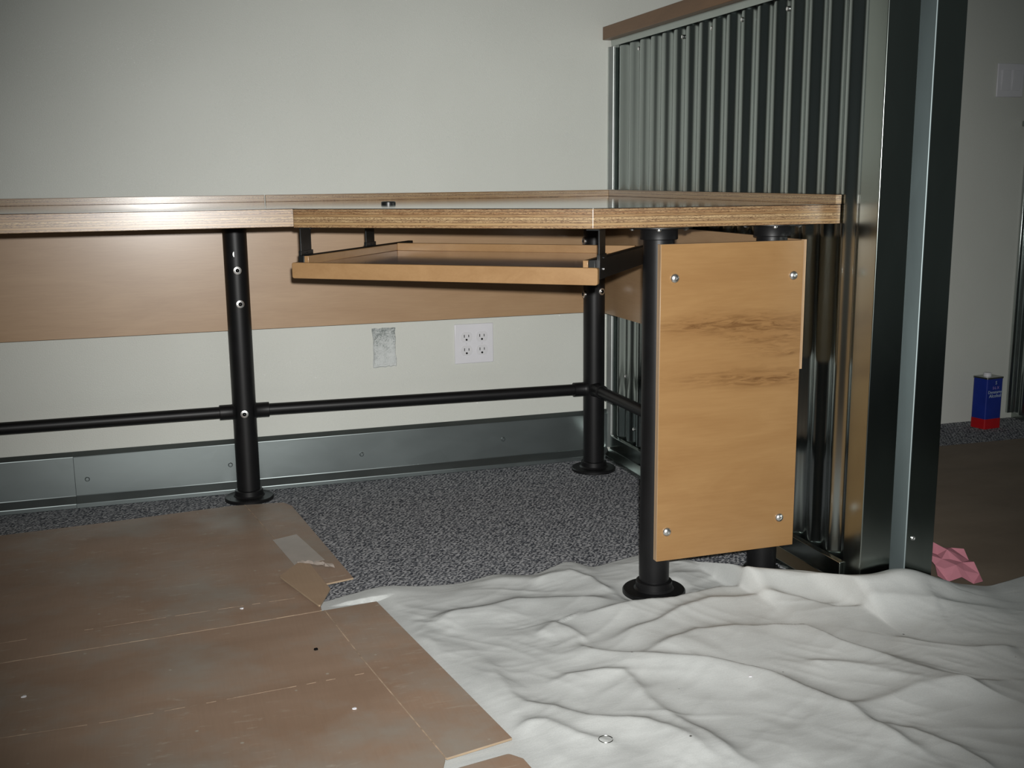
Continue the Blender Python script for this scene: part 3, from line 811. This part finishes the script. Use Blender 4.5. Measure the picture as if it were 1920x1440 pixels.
for pts, H, wf_, wbk in FOLDS:
    p = np.array(pts); L = np.r_[0, np.cumsum(np.hypot(*np.diff(p, axis=0).T))]
    best = np.full(X.shape, 1e9); side = np.zeros(X.shape); arc = np.zeros(X.shape)
    for k in range(len(p) - 1):
        a, b = p[k], p[k + 1]; dv = b - a; l2 = dv @ dv
        u = np.clip(((wx - a[0]) * dv[0] + (wy - a[1]) * dv[1]) / l2, 0, 1)
        qx, qy = wx - a[0] - u * dv[0], wy - a[1] - u * dv[1]
        dd = np.hypot(qx, qy); sg = dv[0] * qy - dv[1] * qx
        mk = dd < best
        best = np.where(mk, dd, best); side = np.where(mk, sg, side); arc = np.where(mk, (L[k] + u * math.sqrt(l2)) / L[-1], arc)
    wdt = np.where(side < 0, wf_ * 1.75, (0.48 * wbk + 0.005) * (0.7 + 0.8 * vnoise(X + 6, Y + 3, 9, 21)))
    taper = np.clip(np.minimum(arc, 1 - arc) / 0.16, 0, 1); taper = (0.12 + 0.88 * taper * taper * (3 - 2 * taper)) * (0.65 + 0.6 * vnoise(X + 8, Y + 2, 7, 22))
    Z += 0.70 * H * taper * np.exp(-(best / wdt) ** 1.35)
Z += 0.010 * (vnoise(X + 2, Y + 2, 7, 3) ** 2)
Z += 0.0022 * (vnoise(X + 0.3 * Y + 3, Y - 0.2 * X + 3, 22, 4) - 0.3)
# finer wrinkles: ridged, drawn out along the run of the folds, strongest in patches
for ang, sl, sa, amp, sd in ((0.35, 5.0, 24.0, 0.0042, 31), (-0.55, 7.0, 30.0, 0.0034, 33), (0.9, 9.0, 42.0, 0.0022, 35), (-0.1, 14.0, 60.0, 0.0014, 37)):
    ca_, sa_ = math.cos(ang), math.sin(ang)
    U = X * ca_ - Y * sa_ + 6; V = X * sa_ + Y * ca_ + 6
    U2 = U + 0.03 * (vnoise(X + 4, Y + 4, 11, sd + 40) - 0.5); V2 = V + 0.03 * (vnoise(X + 7, Y + 5, 9, sd + 50) - 0.5)
    g_ = np.random.RandomState(sd).rand(256, 256)
    a_, b_ = U2 * sl, V2 * sa
    i_, j_ = np.floor(a_).astype(int), np.floor(b_).astype(int)
    fa, fb = a_ - i_, b_ - j_
    fa = fa * fa * (3 - 2 * fa); fb = fb * fb * (3 - 2 * fb)
    q_ = (g_[i_ % 256, j_ % 256] * (1 - fa) + g_[(i_ + 1) % 256, j_ % 256] * fa) * (1 - fb) + (g_[i_ % 256, (j_ + 1) % 256] * (1 - fa) + g_[(i_ + 1) % 256, (j_ + 1) % 256] * fa) * fb
    Z += 0.45 * amp * (1 - np.abs(2 * q_ - 1)) ** 2 * smoothstep(0.25, 0.75, vnoise(X + sd, Y + 2, 4.5, sd + 60))
drear = (RY[None, :] - Y)
Z = Z * smoothstep(-0.005, 0.04, drear) + RZr[None, :] * np.exp(-(drear / 0.07) ** 2)
# flat where the cardboard and the pipe flange press it down
xe = -0.907 + (-0.939 - Y) * (0.088 / 0.61)
Z *= smoothstep(-0.002, 0.045, X - np.where(Y > -0.925, -1.0, xe))
rp = np.hypot(X - POSTS[3][0], Y - POSTS[3][1])
Z *= 0.0 + 1.0 * smoothstep(0.064, 0.085, rp)
Z = np.maximum(Z, 0) + 0.0016 + 0.0026 * smoothstep(0.12, 0.22, X)
verts = np.stack([X.ravel(), Y.ravel(), Z.ravel()], 1)
idx = np.arange(NX * NY).reshape(NY, NX)
faces = np.stack([idx[:-1, :-1].ravel(), idx[1:, :-1].ravel(), idx[1:, 1:].ravel(), idx[:-1, 1:].ravel()], 1)
me = bpy.data.meshes.new('drop_cloth')
o0 = np.array([-0.1, -1.6, 0.0])
me.from_pydata((verts - o0).tolist(), [], faces.tolist())
me.materials.append(CLOTH)
me.polygons.foreach_set('use_smooth', [True] * len(me.polygons))
dc = bpy.data.objects.new('drop_cloth', me); C.objects.link(dc); dc.location = o0
so = dc.modifiers.new('thickness', 'SOLIDIFY'); so.thickness = 0.0009; so.offset = 1
tag(dc, 'rumpled off-white canvas drop cloth spread over the floor', 'drop cloth')

# ------------------------------------------------------------------ crumpled pink paper
rs = random.Random(4)
G = 5
pv = []
base = [(0.225, -1.215), (0.292, -1.268), (0.335, -1.150), (0.268, -1.100)]
for j in range(G):
    for i in range(G):
        u, v = i / (G - 1), j / (G - 1)
        x = (base[0][0] * (1 - u) + base[1][0] * u) * (1 - v) + (base[3][0] * (1 - u) + base[2][0] * u) * v
        y = (base[0][1] * (1 - u) + base[1][1] * u) * (1 - v) + (base[3][1] * (1 - u) + base[2][1] * u) * v
        z = 0.010 + 0.034 * v * (1.15 - 0.4 * u) + rs.uniform(-0.006, 0.007) + (0.010 if (i + 2 * j) % 4 == 0 else 0)
        pv.append((x + rs.uniform(-0.007, 0.007), y + rs.uniform(-0.007, 0.007), max(0.006, z)))
pf = []
for j in range(G - 1):
    for i in range(G - 1):
        a = j * G + i
        pf += [(a, a + 1, a + G + 1), (a, a + G + 1, a + G)] if (i + j) % 2 else [(a, a + 1, a + G), (a + 1, a + G + 1, a + G)]
pp = obj('crumpled_paper', MB().add(pv, pf), PINK, smooth=0)
sl_ = pp.modifiers.new('thickness', 'SOLIDIFY'); sl_.thickness = 0.0006
tag(pp, 'crumpled pink sheet of paper at the edge of the drop cloth', 'paper')

# ------------------------------------------------------------------ small bits on the floor coverings
def cloth_z(x, y):
    k = np.argmin((X - x) ** 2 + (Y - y) ** 2); return float(Z.ravel()[k])
rg = MB(); vs = []; fs = []
cz_ = cloth_z(-0.694, -1.614) + 0.0035
for i in range(40):
    t = 2 * math.pi * i / 40
    for j in range(6):
        q = 2 * math.pi * j / 6
        r = 0.0105 + 0.0006 * math.cos(q)
        vs.append((-0.694 + r * math.cos(t), -1.614 + r * math.sin(t), cz_ + 0.0006 * math.sin(q)))
for i in range(37):
    for j in range(6):
        a, b = i * 6 + j, i * 6 + (j + 1) % 6
        fs.append((a, b, b + 6, a + 6))
rg.add(vs, fs)
tag(obj('wire_ring', rg, CANM), 'thin open wire ring lying on the drop cloth', 'ring')
def chip(name, x, y, z, r, mat, label, cat, seed):
    q = random.Random(seed); k = 7
    pl = [(x + r * q.uniform(0.5, 1.1) * math.cos(2 * math.pi * i / k), y + r * q.uniform(0.4, 0.9) * math.sin(2 * math.pi * i / k)) for i in range(k)]
    return tag(obj(name, MB().prism(pl, z, z + r * 0.45), mat, bevel=r * 0.12, smooth=0), label, cat, 'paint chips on the floor coverings' if cat == 'paint chip' else None)
chip('dark_scrap', -1.055, -1.135, CB1, 0.0062, HOLE, 'small black scrap lying on the cardboard', 'scrap', 3)
chip('paint_chip', -1.535, -1.16, CB1, 0.0048, WHITEP, 'white paint chip near the left edge of the cardboard', 'paint chip', 5)
chip('paint_chip', -1.165, -0.895, CB1, 0.0048, WHITEP, 'white paint chip on the cardboard between two creases', 'paint chip', 8)
chip('paint_chip', -1.028, -1.38, CB1, 0.0046, WHITEP, 'white paint chip beside the cardboard flap crease', 'paint chip', 9)
chip('paint_chip', -0.385, -1.50, cloth_z(-0.385, -1.50) + 0.0008, 0.0042, WHITEP, 'white paint chip on the drop cloth', 'paint chip', 11)

for o in bpy.data.objects:
    if '_o' in o: del o['_o']
